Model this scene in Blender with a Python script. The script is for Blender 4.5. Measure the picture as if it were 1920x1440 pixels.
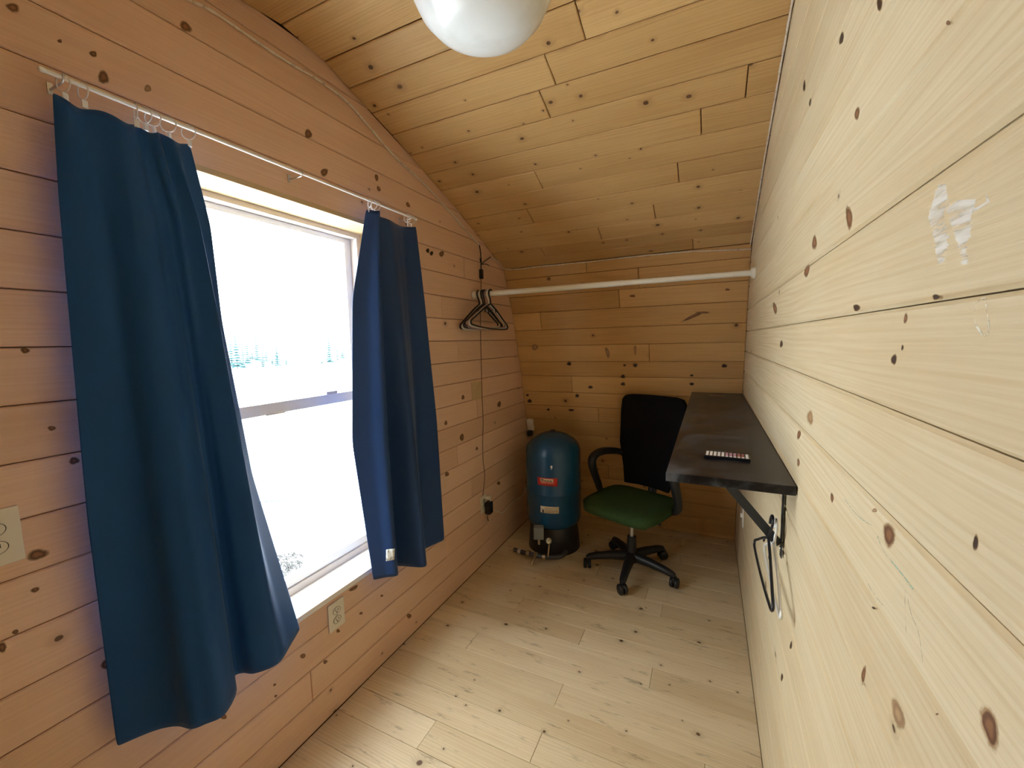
import bpy, bmesh, math, random
from mathutils import Vector, Matrix, noise as mnoise

# ------------------------------------------------------------------ camera, world, light, exposure
for o in list(bpy.data.objects):
    bpy.data.objects.remove(o)
sc = bpy.context.scene
COL = sc.collection
FPX = 773.44
CAMR = Matrix(((0.9027088926842882, -0.023018408694774097, 0.42963566882867926),
               (0.4296224019602371, 0.10221900545812747, -0.897204473159306),
               (-0.023264711531044632, 0.9944955644869975, 0.10216322926114671)))
CAMP = Vector((0.0, 0.0, 1.5))
cd = bpy.data.cameras.new('camera')
cd.sensor_width = 36.0
cd.lens = FPX * 36.0 / 1920.0
cd.clip_start = 0.01
cd.clip_end = 600
cam = bpy.data.objects.new('camera', cd)
COL.objects.link(cam)
cam.matrix_world = Matrix.Translation(CAMP) @ CAMR.to_4x4()
sc.camera = cam

SKY = 13.0
w = bpy.data.worlds.new('overcast_sky')
sc.world = w
w.use_nodes = True
bg = w.node_tree.nodes['Background']
bg.inputs[0].default_value = (0.93, 0.97, 1.0, 1)
bg.inputs[1].default_value = SKY
sc.view_settings.view_transform = 'Standard'
sc.view_settings.look = 'None'
sc.view_settings.gamma = 1.0
sc.view_settings.use_curve_mapping = False
sc.view_settings.exposure = 0.55
sc.cycles.max_bounces = 8
sc.cycles.diffuse_bounces = 6
sc.cycles.glossy_bounces = 3
sc.cycles.adaptive_threshold = 0.02
sc.cycles.transmission_bounces = 6
sc.cycles.transparent_max_bounces = 8
sc.cycles.sample_clamp_indirect = 8.0
sc.cycles.caustics_reflective = False
sc.cycles.caustics_refractive = False

XL, XR = -1.357, 0.203          # the two upright walls
WY0, WY1, WZ0, WZ1 = 0.615, 1.51, 0.50, 2.017   # window opening in the left wall
XF = -1.50                      # room face of the window frame

pl = bpy.data.lights.new('window_portal', 'AREA')   # tells the renderer where the daylight comes in; gives no light itself
pl.shape = 'RECTANGLE'
pl.size = WZ1 - WZ0
pl.size_y = WY1 - WY0
pl.cycles.is_portal = True
po = bpy.data.objects.new('window_portal', pl)
COL.objects.link(po)
po.location = (XF - 0.09, (WY0 + WY1) / 2, (WZ0 + WZ1) / 2)
po.rotation_euler = (0, -math.pi / 2, 0)

# ------------------------------------------------------------------ helpers
def ray(px, py):
    return CAMR @ Vector((px - 960.0, -(py - 720.0), -FPX)).normalized()
def onx(px, py, x):
    r = ray(px, py); return CAMP + r * ((x - CAMP.x) / r.x)
def ony(px, py, y):
    r = ray(px, py); return CAMP + r * ((y - CAMP.y) / r.y)
def onz(px, py, z):
    r = ray(px, py); return CAMP + r * ((z - CAMP.z) / r.z)

class MB:
    def __init__(s):
        s.v = []; s.f = []; s.sm = []
    def add(s, vs, fs, smooth=False):
        b = len(s.v)
        s.v += [tuple(p) for p in vs]
        s.f += [tuple(i + b for i in f) for f in fs]
        s.sm += [smooth] * len(fs)
        return s
    def box(s, lo, hi, bev=0.0):
        return s.obox(Matrix.Translation([(a + b) / 2 for a, b in zip(lo, hi)]), [(b - a) / 2 for a, b in zip(lo, hi)], bev)
    def obox(s, M, h, bev=0.0):
        bm = bmesh.new()
        bmesh.ops.create_cube(bm, size=2.0)
        for v in bm.verts:
            v.co = Vector((v.co.x * h[0], v.co.y * h[1], v.co.z * h[2]))
        if bev > 0:
            bmesh.ops.bevel(bm, geom=bm.edges[:], offset=min(bev, min(h) * .9), segments=2, profile=.6, affect='EDGES')
        bm.verts.ensure_lookup_table()
        s.add([M @ v.co for v in bm.verts], [[v.index for v in f.verts] for f in bm.faces], False)
        bm.free()
        return s
    def tube(s, pts, r, n=8, cap=True, closed=False, flat=1.0, up=None):
        pts = [Vector(p) for p in pts]
        m = len(pts)
        rs = r if isinstance(r, (list, tuple)) else [r] * m
        tang = []
        for i in range(m):
            a = pts[(i - 1) % m] if (closed or i > 0) else pts[0]
            c = pts[(i + 1) % m] if (closed or i < m - 1) else pts[-1]
            d = c - a
            tang.append(d.normalized() if d.length > 1e-9 else Vector((0, 0, 1)))
        nrm = Vector(up) if up else Vector((0.31, 0.77, 0.55))
        nrm = (nrm - tang[0] * nrm.dot(tang[0])).normalized()
        vs = []; fs = []
        for i in range(m):
            nrm = (nrm - tang[i] * nrm.dot(tang[i]))
            nrm = nrm.normalized() if nrm.length > 1e-6 else tang[i].orthogonal().normalized()
            bn = tang[i].cross(nrm)
            for k in range(n):
                a = 2 * math.pi * k / n
                vs.append(pts[i] + (nrm * math.cos(a) + bn * math.sin(a) * flat) * rs[i])
        for i in range(m if closed else m - 1):
            j = (i + 1) % m
            for k in range(n):
                q = (k + 1) % n
                fs.append((i * n + k, i * n + q, j * n + q, j * n + k))
        s.add(vs, fs, True)
        if cap and not closed:
            s.add(vs[:n], [tuple(range(n - 1, -1, -1))]); s.add(vs[-n:], [tuple(range(n))])
        return s
    def lathe(s, prof, M=None, n=32, smooth=True):
        M = M or Matrix.Identity(4)
        vs = []; fs = []
        for (r, z) in prof:
            for k in range(n):
                a = 2 * math.pi * k / n
                vs.append(M @ Vector((r * math.cos(a), r * math.sin(a), z)))
        for i in range(len(prof) - 1):
            for k in range(n):
                q = (k + 1) % n
                fs.append((i * n + k, i * n + q, (i + 1) * n + q, (i + 1) * n + k))
        s.add(vs, fs, smooth)
        s.add(vs[:n], [tuple(range(n - 1, -1, -1))]); s.add(vs[-n:], [tuple(range(n))])
        return s
    def grid(s, rows, smooth=True):
        m = len(rows); n = len(rows[0])
        s.add([p for r in rows for p in r],
              [(i * n + k, i * n + k + 1, (i + 1) * n + k + 1, (i + 1) * n + k) for i in range(m - 1) for k in range(n - 1)], smooth)
        return s
    def mesh(s, name):
        me = bpy.data.meshes.new(name)
        me.from_pydata(s.v, [], s.f)
        me.polygons.foreach_set('use_smooth', s.sm)
        me.update()
        return me
    def build(s, name, mat, parent=None, M=None):
        return put(name, s.mesh(name), mat, parent, M)

def put(name, me, mat, parent=None, M=None):
    if mat and not me.materials:
        me.materials.append(mat)
    o = bpy.data.objects.new(name, me)
    COL.objects.link(o)
    if parent:
        o.parent = parent
    if M is not None:
        o.matrix_basis = M
    return o
def tag(o, label=None, cat=None, group=None, kind=None):
    if label: o['label'] = label
    if cat: o['category'] = cat
    if group: o['group'] = group
    if kind: o['kind'] = kind
    return o
def thing(name, label, cat, loc=(0, 0, 0), rz=0, group=None):
    o = bpy.data.objects.new(name, None)
    COL.objects.link(o)
    o.empty_display_size = .05
    o.matrix_basis = Matrix.Translation(loc) @ Matrix.Rotation(rz, 4, 'Z')
    return tag(o, label, cat, group)
def copy_tree(o, parent=None):
    c = o.copy(); COL.objects.link(c); c.parent = parent
    for ch in o.children:
        copy_tree(ch, c)
    return c
def catmull(pts, per=6):
    pts = [Vector(p) for p in pts]
    out = []
    for i in range(len(pts) - 1):
        p0 = pts[max(i - 1, 0)]; p1 = pts[i]; p2 = pts[i + 1]; p3 = pts[min(i + 2, len(pts) - 1)]
        for k in range(per):
            t = k / per
            out.append(.5 * ((2 * p1) + (p2 - p0) * t + (2 * p0 - 5 * p1 + 4 * p2 - p3) * t * t + (3 * p1 - p0 - 3 * p2 + p3) * t ** 3))
    out.append(pts[-1])
    return out
def lin(x, xs, ys):
    if x <= xs[0]: return ys[0]
    for i in range(len(xs) - 1):
        if x <= xs[i + 1]:
            t = (x - xs[i]) / (xs[i + 1] - xs[i]); return ys[i] + (ys[i + 1] - ys[i]) * t
    return ys[-1]

# ------------------------------------------------------------------ materials
def mat(name, col, rough=.5, metal=0.0, spec=.5, **kw):
    m = bpy.data.materials.new(name); m.use_nodes = True
    b = m.node_tree.nodes['Principled BSDF']
    b.inputs['Base Color'].default_value = (*col, 1)
    b.inputs['Roughness'].default_value = rough
    b.inputs['Metallic'].default_value = metal
    b.inputs['Specular IOR Level'].default_value = spec
    for k, v in kw.items():
        b.inputs[k.replace('_', ' ')].default_value = v
    return m
def N(nt, typ, **kw):
    n = nt.nodes.new(typ)
    for k, v in kw.items():
        setattr(n, k, v)
    return n
def mth(nt, op, a, b=None, c=None):
    n = nt.nodes.new('ShaderNodeMath'); n.operation = op
    for i, x in enumerate((a, b, c)):
        if x is None: continue
        if isinstance(x, (int, float)): n.inputs[i].default_value = x
        else: nt.links.new(x, n.inputs[i])
    return n.outputs[0]
def sstep(nt, x, e0, e1):
    n = nt.nodes.new('ShaderNodeMapRange'); n.interpolation_type = 'SMOOTHSTEP'
    nt.links.new(x, n.inputs[0])
    n.inputs[1].default_value = e0; n.inputs[2].default_value = e1
    n.inputs[3].default_value = 0; n.inputs[4].default_value = 1
    return n.outputs[0]
def mixc(nt, f, a, b, mode='MIX'):
    n = nt.nodes.new('ShaderNodeMix'); n.data_type = 'RGBA'; n.blend_type = mode
    for i, x in ((0, f), (6, a), (7, b)):
        if isinstance(x, tuple): n.inputs[i].default_value = (*x, 1)
        elif isinstance(x, (int, float)): n.inputs[i].default_value = x
        else: nt.links.new(x, n.inputs[i])
    return n.outputs[2]

def wood(name, light, dark, knot=(.10, .045, .02), knots=.55, kscale=4.5, rough=.42, wear=0.0, vary=.16, lines=.5, spec=.35, ksize=.038):
    """pine board: object x runs along the board, y across it"""
    m = bpy.data.materials.new(name); m.use_nodes = True
    nt = m.node_tree; L = nt.links
    b = nt.nodes['Principled BSDF']
    tc = N(nt, 'ShaderNodeTexCoord'); oi = N(nt, 'ShaderNodeObjectInfo')
    rv = N(nt, 'ShaderNodeCombineXYZ')
    L.new(mth(nt, 'MULTIPLY', oi.outputs['Random'], 61.0), rv.inputs[0])
    L.new(mth(nt, 'MULTIPLY', oi.outputs['Random'], 23.0), rv.inputs[1])
    vadd = N(nt, 'ShaderNodeVectorMath', operation='ADD')
    L.new(tc.outputs['Object'], vadd.inputs[0]); L.new(rv.outputs[0], vadd.inputs[1])
    P = vadd.outputs[0]
    # knots
    vo = N(nt, 'ShaderNodeTexVoronoi', voronoi_dimensions='2D', feature='F1')
    vo.inputs['Scale'].default_value = kscale
    mp = N(nt, 'ShaderNodeMapping'); mp.inputs['Scale'].default_value = (.85, 1.0, 1)
    L.new(P, mp.inputs[0])
    nz = N(nt, 'ShaderNodeTexNoise'); nz.inputs['Scale'].default_value = 30; nz.inputs['Detail'].default_value = 2
    L.new(P, nz.inputs[0])
    wob = N(nt, 'ShaderNodeVectorMath', operation='MULTIPLY_ADD')
    L.new(nz.outputs['Color'], wob.inputs[0]); wob.inputs[1].default_value = (.006, .006, 0); L.new(mp.outputs[0], wob.inputs[2])
    L.new(wob.outputs[0], vo.inputs[0])
    d = vo.outputs['Distance']
    sep = N(nt, 'ShaderNodeSeparateColor'); L.new(vo.outputs['Color'], sep.inputs[0])
    present = mth(nt, 'LESS_THAN', sep.outputs[0], knots)
    krad = mth(nt, 'MULTIPLY_ADD', mth(nt, 'POWER', sep.outputs[1], 2.0), ksize, .016)
    core = mth(nt, 'MULTIPLY', sstep(nt, mth(nt, 'DIVIDE', d, krad), 1.15, .75), present)
    halo = mth(nt, 'MULTIPLY', sstep(nt, mth(nt, 'DIVIDE', d, krad), 4.0, .9), present)
    # grain coordinate bends round the knots
    sp = N(nt, 'ShaderNodeSeparateXYZ'); L.new(P, sp.inputs[0])
    n2 = N(nt, 'ShaderNodeTexNoise'); n2.inputs['Scale'].default_value = 1.0; n2.inputs['Detail'].default_value = 2
    m2 = N(nt, 'ShaderNodeMapping'); m2.inputs['Scale'].default_value = (.55, 4.0, 1); L.new(P, m2.inputs[0]); L.new(m2.outputs[0], n2.inputs[0])
    yy = mth(nt, 'ADD', mth(nt, 'MULTIPLY_ADD', n2.outputs[0], .10, sp.outputs[1]), mth(nt, 'MULTIPLY', halo, .016))
    ring = mth(nt, 'SINE', mth(nt, 'MULTIPLY', yy, 520.0))
    ring = sstep(nt, ring, -.2, 1.0)
    # fine streaks
    gv = N(nt, 'ShaderNodeCombineXYZ')
    L.new(mth(nt, 'MULTIPLY', sp.outputs[0], 2.2), gv.inputs[0]); L.new(mth(nt, 'MULTIPLY', yy, 130.0), gv.inputs[1]); L.new(mth(nt, 'MULTIPLY', sp.outputs[2], 60.0), gv.inputs[2])
    st = N(nt, 'ShaderNodeTexNoise'); st.inputs['Scale'].default_value = 1.0; st.inputs['Detail'].default_value = 5; st.inputs['Roughness'].default_value = .62
    L.new(gv.outputs[0], st.inputs[0])
    streak = sstep(nt, st.outputs[0], .32, .70)
    # broad tone blotches
    bl = N(nt, 'ShaderNodeTexNoise'); bl.inputs['Scale'].default_value = 2.6; bl.inputs['Detail'].default_value = 3
    mb = N(nt, 'ShaderNodeMapping'); mb.inputs['Scale'].default_value = (.6, 2.2, 1); L.new(P, mb.inputs[0]); L.new(mb.outputs[0], bl.inputs[0])
    blot = sstep(nt, bl.outputs[0], .35, .68)
    fac = mth(nt, 'ADD', mth(nt, 'MULTIPLY', ring, lines * .45), mth(nt, 'ADD', mth(nt, 'MULTIPLY', streak, .42), mth(nt, 'MULTIPLY', blot, .30)))
    fac = mth(nt, 'MINIMUM', fac, 1.0)
    col = mixc(nt, fac, light, dark)
    col = mixc(nt, mth(nt, 'MULTIPLY', halo, .38), col, tuple(x * .62 for x in dark))
    col = mixc(nt, mth(nt, 'MULTIPLY', core, .92), col, knot)
    if wear > 0:
        wn = N(nt, 'ShaderNodeTexNoise'); wn.inputs['Scale'].default_value = 14; wn.inputs['Detail'].default_value = 6; wn.inputs['Roughness'].default_value = .7
        mw = N(nt, 'ShaderNodeMapping'); mw.inputs['Scale'].default_value = (.45, 2.0, 1); L.new(P, mw.inputs[0]); L.new(mw.outputs[0], wn.inputs[0])
        col = mixc(nt, mth(nt, 'MULTIPLY', sstep(nt, wn.outputs[0], .56, .72), wear), col, (.13, .085, .045))
    # tint of each board
    v = mth(nt, 'MULTIPLY_ADD', oi.outputs['Random'], vary, 1.0 - vary * .6)
    cv = N(nt, 'ShaderNodeCombineColor')
    L.new(v, cv.inputs[0]); L.new(mth(nt, 'POWER', v, 1.25), cv.inputs[1]); L.new(mth(nt, 'POWER', v, 1.7), cv.inputs[2])
    col = mixc(nt, 1.0, col, cv.outputs[0], 'MULTIPLY')
    L.new(col, b.inputs['Base Color'])
    L.new(mth(nt, 'MULTIPLY_ADD', streak, .14, rough), b.inputs['Roughness'])
    b.inputs['Specular IOR Level'].default_value = spec
    bp = N(nt, 'ShaderNodeBump'); bp.inputs['Strength'].default_value = .22; bp.inputs['Distance'].default_value = .0015
    L.new(mth(nt, 'SUBTRACT', streak, mth(nt, 'MULTIPLY', core, 1.5)), bp.inputs['Height'])
    L.new(bp.outputs[0], b.inputs['Normal'])
    return m

def spotted(name, c0, c1, scale=6, lo=.45, hi=.7, rough=.5, spec=.5, stretch=(1, 1, 1), r1=None):
    m = mat(name, c0, rough, 0, spec); nt = m.node_tree; b = nt.nodes['Principled BSDF']
    tc = N(nt, 'ShaderNodeTexCoord'); mp = N(nt, 'ShaderNodeMapping'); mp.inputs['Scale'].default_value = stretch
    n = N(nt, 'ShaderNodeTexNoise'); n.inputs['Scale'].default_value = scale; n.inputs['Detail'].default_value = 6; n.inputs['Roughness'].default_value = .6
    nt.links.new(tc.outputs['Object'], mp.inputs[0]); nt.links.new(mp.outputs[0], n.inputs[0])
    f = sstep(nt, n.outputs[0], lo, hi)
    nt.links.new(mixc(nt, f, c0, c1), b.inputs['Base Color'])
    if r1 is not None:
        nt.links.new(mth(nt, 'MULTIPLY_ADD', f, r1 - rough, rough), b.inputs['Roughness'])
    return m

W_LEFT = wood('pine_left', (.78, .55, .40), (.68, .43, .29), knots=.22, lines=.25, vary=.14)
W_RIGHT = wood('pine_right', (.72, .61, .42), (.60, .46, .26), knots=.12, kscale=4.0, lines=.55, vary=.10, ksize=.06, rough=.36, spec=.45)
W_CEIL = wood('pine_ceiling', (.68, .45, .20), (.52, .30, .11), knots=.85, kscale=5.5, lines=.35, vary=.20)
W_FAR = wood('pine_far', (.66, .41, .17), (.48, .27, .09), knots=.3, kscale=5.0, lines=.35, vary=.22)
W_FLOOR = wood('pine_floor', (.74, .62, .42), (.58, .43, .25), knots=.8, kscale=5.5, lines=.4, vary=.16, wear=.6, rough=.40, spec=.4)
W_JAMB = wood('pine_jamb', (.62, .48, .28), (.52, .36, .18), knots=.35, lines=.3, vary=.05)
BACK = mat('dark_gap', (.10, .055, .025), .9, 0, .1)
VINYL = mat('white_vinyl', (.80, .80, .80), .35)
VINYL_B = mat('beige_frame', (.62, .56, .52), .45)
WHITE = mat('white_plastic', (.80, .77, .70), .35)
IVORY = mat('ivory_plastic', (.74, .70, .60), .35)
SLOT = mat('slot_dark', (.05, .045, .04), .6)
BLACKP = mat('black_plastic', (.012, .013, .015), .42)
BLACKG = mat('black_gloss', (.010, .010, .014), .22)
METAL = mat('steel', (.62, .62, .62), .28, 1.0)
RODW = mat('rod_white', (.82, .82, .84), .28, .0, .6)
CLEAR = mat('ring_plastic', (.78, .78, .82), .25, 0, .6)

def glass_mat():
    m = bpy.data.materials.new('window_glass'); m.use_nodes = True
    nt = m.node_tree; nt.nodes.clear()
    out = N(nt, 'ShaderNodeOutputMaterial'); mx = N(nt, 'ShaderNodeMixShader')
    tr = N(nt, 'ShaderNodeBsdfTransparent'); tr.inputs[0].default_value = (.96, .98, .975, 1)
    gl = N(nt, 'ShaderNodeBsdfGlossy'); gl.inputs['Roughness'].default_value = .02
    lw = N(nt, 'ShaderNodeFresnel'); lw.inputs[0].default_value = 1.45
    geo = N(nt, 'ShaderNodeNewGeometry')
    nt.links.new(mth(nt, 'MULTIPLY', lw.outputs[0], mth(nt, 'SUBTRACT', 1.0, geo.outputs['Backfacing'])), mx.inputs[0]); nt.links.new(tr.outputs[0], mx.inputs[1]); nt.links.new(gl.outputs[0], mx.inputs[2])
    nt.links.new(mx.outputs[0], out.inputs[0])
    return m
GLASS = glass_mat()

# ------------------------------------------------------------------ the arched shell (profile in the Y-Z plane, the same for all X)
CY = 1.06     # ridge
CEIL = [(1.06, 2.602), (1.235, 2.582), (1.35, 2.542), (1.475, 2.505), (1.60, 2.467), (1.73, 2.424), (1.855, 2.378), (1.98, 2.333),
        (2.105, 2.288), (2.225, 2.241), (2.34, 2.192), (2.45, 2.146), (2.56, 2.098), (2.65, 2.058), (2.738, 2.018)]
FARP_Z = [0, .4, .85, 1.2, 1.46, 1.72, 2.018]
FARP_Y = [3.325, 3.215, 3.10, 3.015, 2.94, 2.86, 2.738]
def yfar(z):
    if z <= 2.018:
        return lin(z, FARP_Z, FARP_Y)
    cz = [c[1] for c in CEIL][::-1]; cyy = [c[0] for c in CEIL][::-1]
    return lin(z, cz, cyy)
def ynear(z):
    return 2 * CY - yfar(z)

BOARD_RNG = random.Random(7)
def board(parent, a0, a1, b0, b1, nrm, mtl, t=.016, gap=.0012, ch=.0022, uneven=.0008):
    """one plank: a0-a1 lower edge (from end 0 to end 1), b0-b1 upper edge, nrm points into the room"""
    a0, a1, b0, b1 = (Vector(p) for p in (a0, a1, b0, b1))
    nrm = Vector(nrm).normalized()
    o = (a0 + a1 + b0 + b1) / 4
    ex = ((a1 + b1) - (a0 + b0)).normalized()
    ez = (nrm - ex * nrm.dot(ex)).normalized()
    ey = ez.cross(ex)
    R = Matrix((ex, ey, ez)).transposed()
    Ri = R.transposed()
    q = [Ri @ (p - o) for p in (a0, a1, b1, b0)]
    if q[0].y > q[3].y:
        q = [q[3], q[2], q[1], q[0]]
    def inset(d):
        sg = [(1, 1), (-1, 1), (-1, -1), (1, -1)]
        return [(p.x + s[0] * d, p.y + s[1] * d) for p, s in zip(q, sg)]
    up = BOARD_RNG.uniform(-1, 1) * uneven
    i1 = inset(gap); i2 = inset(gap + ch)
    vs = [(x, y, -t) for x, y in i1] + [(x, y, up - ch) for x, y in i1] + [(x, y, up) for x, y in i2]
    fs = [(3, 2, 1, 0)]
    for base in (0, 4):
        for k in range(4):
            j = (k + 1) % 4
            fs.append((base + k, base + j, base + 4 + j, base + 4 + k))
    fs.append((8, 9, 10, 11))
    me = bpy.data.meshes.new('plank')
    me.from_pydata(vs, [], fs); me.update()
    ob = put('plank', me, mtl, parent, Matrix.Translation(o) @ R.to_4x4())
    return ob

# floor
FL = MB().box((XL - .2, -1.6, -.09), (XR + .2, 3.7, -.018)).build('floor', BACK)
tag(FL, kind='structure')
def floor_rows():
    y = 1.213 - .1255 * 20
    rows = []
    while y < 3.36:
        rows.append((y, y + .1255)); y += .1255
    return rows
fj = {1.213: -.546, 1.464: -.544, 1.338: .02, 1.589: -1.05, 0.962: -.25, 1.087: -.95, 1.84: -.55, 2.09: -.86, 1.715: -.2, 2.342: -.3, 1.966: -.95, 2.593: -.7}
for (y0, y1) in floor_rows():
    ya, yb = max(y0, -1.24), min(y1, 3.34)
    if yb - ya < .02: continue
    cut = None
    for k, v in fj.items():
        if abs(k - y0) < .01: cut = v
    if cut is None: cut = BOARD_RNG.uniform(XL + .2, XR - .2)
    for (x0, x1) in ((XL, cut), (cut, XR)):
        board(FL, (x0, ya, 0), (x1, ya, 0), (x0, yb, 0), (x1, yb, 0), (0, 0, 1), W_FLOOR, gap=.0006, ch=.0012)

# ceiling, both slopes
def shell(name, prof, off, th):
    """a strip of panels following prof (Y,z), off outside it"""
    mb = MB()
    pts = [Vector((0, y, z)) for y, z in prof]
    pts = [pts[0] + (pts[0] - pts[1]).normalized() * .09] + pts + [pts[-1] + (pts[-1] - pts[-2]).normalized() * .09]
    c = Vector((0, CY, 1.0))
    outer = []
    for i, p in enumerate(pts):
        d = pts[min(i + 1, len(pts) - 1)] - pts[max(i - 1, 0)]
        n = Vector((0, d.z, -d.y)).normalized()
        if n.dot(p - c) < 0: n = -n
        outer.append((p + n * off, p + n * (off + th)))
    x0, x1 = XL - .20, XR + .20
    vs = []
    for a, b in outer:
        vs += [(x0, a.y, a.z), (x1, a.y, a.z), (x0, b.y, b.z), (x1, b.y, b.z)]
    fs = []
    for i in range(len(outer) - 1):
        k = i * 4; m = k + 4
        fs += [(k, k + 1, m + 1, m), (k + 2, m + 2, m + 3, k + 3), (k, m, m + 2, k + 2), (k + 1, k + 3, m + 3, m + 1)]
    fs += [(0, 2, 3, 1), (len(vs) - 4, len(vs) - 3, len(vs) - 1, len(vs) - 2)]
    mb.add(vs, fs)
    return mb.build(name, BACK)
full_ceil = [(2 * CY - y, z) for y, z in CEIL[::-1]] + CEIL[1:]
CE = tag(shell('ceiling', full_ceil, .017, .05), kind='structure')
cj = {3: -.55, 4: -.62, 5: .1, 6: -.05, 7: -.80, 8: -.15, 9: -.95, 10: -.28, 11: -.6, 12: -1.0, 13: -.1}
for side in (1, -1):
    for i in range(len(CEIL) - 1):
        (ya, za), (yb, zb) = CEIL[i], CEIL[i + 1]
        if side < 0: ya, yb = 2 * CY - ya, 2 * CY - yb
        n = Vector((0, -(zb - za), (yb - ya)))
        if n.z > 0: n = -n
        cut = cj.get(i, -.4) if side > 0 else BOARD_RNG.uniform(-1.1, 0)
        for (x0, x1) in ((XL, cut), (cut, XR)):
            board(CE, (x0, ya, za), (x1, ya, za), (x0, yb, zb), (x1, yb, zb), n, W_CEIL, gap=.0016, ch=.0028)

# lower arch on both sides: far wall and the wall behind the camera
FZ = [0.0, .03, .15, .27, .39, .51, .63, .75, .87, .987, 1.10, 1.229, 1.341, 1.463, 1.582, 1.709, 1.825, 1.947, 2.018]
fcut = {10: -.94, 12: -.37, 14: -1.13, 13: None, 9: -.2, 7: -.5, 11: None, 16: -.42, 8: -.75, 6: -.1, 5: -.8, 3: -.4}
wall_objs = {}
for nm, fn in (('wall_far', yfar), ('wall_near', ynear)):
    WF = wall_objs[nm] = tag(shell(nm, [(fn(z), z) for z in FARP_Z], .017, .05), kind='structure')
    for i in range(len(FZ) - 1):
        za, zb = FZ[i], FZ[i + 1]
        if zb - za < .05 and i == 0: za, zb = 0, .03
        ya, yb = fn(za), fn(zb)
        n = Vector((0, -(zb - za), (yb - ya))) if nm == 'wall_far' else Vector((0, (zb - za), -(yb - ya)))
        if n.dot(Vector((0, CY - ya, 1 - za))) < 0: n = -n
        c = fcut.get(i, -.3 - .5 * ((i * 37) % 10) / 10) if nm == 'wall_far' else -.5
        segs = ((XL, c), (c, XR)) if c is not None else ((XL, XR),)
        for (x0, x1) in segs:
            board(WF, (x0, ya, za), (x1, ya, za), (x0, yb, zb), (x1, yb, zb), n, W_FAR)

# left wall with the window opening
mb = MB()
x0, x1 = XL - .155, XL - .017
ZT = 2.70
mb.box((x0, -1.45, -.08), (x1, WY0 - .02, ZT)); mb.box((x0, WY1 + .02, -.08), (x1, 3.60, ZT))
mb.box((x0, WY0 - .02, -.08), (x1, WY1 + .02, WZ0 - .03)); mb.box((x0, WY0 - .02, WZ1 + .02), (x1, WY1 + .02, ZT))
WL = tag(mb.build('wall_left', BACK), kind='structure')
LZ = [0.0] + [2.267 - .1257 * k for k in range(17, -1, -1)] + [2.393, 2.518, 2.60]
lj = {1: .98, 2: 1.9, 4: 2.2, 6: 2.05, 8: 2.3, 11: 2.1, 13: 1.95, 15: 2.2}
for i in range(len(LZ) - 1):
    za, zb = LZ[i], LZ[i + 1]
    def piece(ya0, yb0, ya1, yb1, za=za, zb=zb):
        board(WL, (XL, ya0, za), (XL, ya1, za), (XL, yb0, zb), (XL, yb1, zb), (1, 0, 0), W_LEFT, ch=.003)
    e_ = .02
    ends = (ynear(za) - e_, ynear(zb) - e_, yfar(za) + e_, yfar(zb) + e_) if zb < 2.55 else (ynear(za) - .03, ynear(za) - .03, yfar(za) + .03, yfar(za) + .03)
    over = zb > WZ0 + .005 and za < WZ1 - .005
    if not over:
        c = lj.get(i)
        if c:
            piece(ends[0], ends[1], c, c); piece(c, c, ends[2], ends[3])
        else:
            piece(*ends)
    else:
        zl, zh = za, zb
        if za < WZ0: # the strip of the board below the opening
            board(WL, (XL, WY0, za), (XL, WY1, za), (XL, WY0, WZ0), (XL, WY1, WZ0), (1, 0, 0), W_LEFT, ch=.002)
        if zb > WZ1:
            board(WL, (XL, WY0, WZ1), (XL, WY1, WZ1), (XL, WY0, zb), (XL, WY1, zb), (1, 0, 0), W_LEFT, ch=.002)
        piece(ends[0], ends[1], WY0, WY0)
        c = lj.get(i)
        if c:
            piece(WY1, WY1, c, c); piece(c, c, ends[2], ends[3])
        else:
            piece(WY1, WY1, ends[2], ends[3])

mb = MB(); vs = [onx(x, y, XL + .0022) for x, y in ((884, 717), (902, 715), (902.5, 748), (886, 750))]
c_ = sum(vs, Vector()) / 4
mb.add([v - c_ for v in vs] + [v - c_ - Vector((.004, 0, 0)) for v in vs], [(0, 1, 2, 3), (0, 4, 5, 1), (1, 5, 6, 2), (2, 6, 7, 3), (3, 7, 4, 0)])
mb.build('wood_patch', W_JAMB, WL, Matrix.Translation(c_))

# right wall
WR = tag(MB().box((XR + .017, -1.45, -.08), (XR + .09, 3.60, 2.70)).build('wall_right', BACK), kind='structure')
RZ = [0.0] + [1.147 - .1285 * k for k in range(8, 0, -1)] + [1.147, 1.276, 1.405, 1.530, 1.660, 1.792, 1.922, 2.051, 2.180, 2.309, 2.438, 2.567, 2.602]
for i in range(len(RZ) - 1):
    za, zb = RZ[i], RZ[i + 1]
    e_ = .02
    zt = zb if zb < 2.45 else za
    board(WR, (XR, yfar(za) + e_, za), (XR, ynear(za) - e_, za), (XR, yfar(zt) + e_, zb), (XR, ynear(zt) - e_, zb), (-1, 0, 0), W_RIGHT, ch=.0045, gap=.0008, uneven=0)

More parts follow.
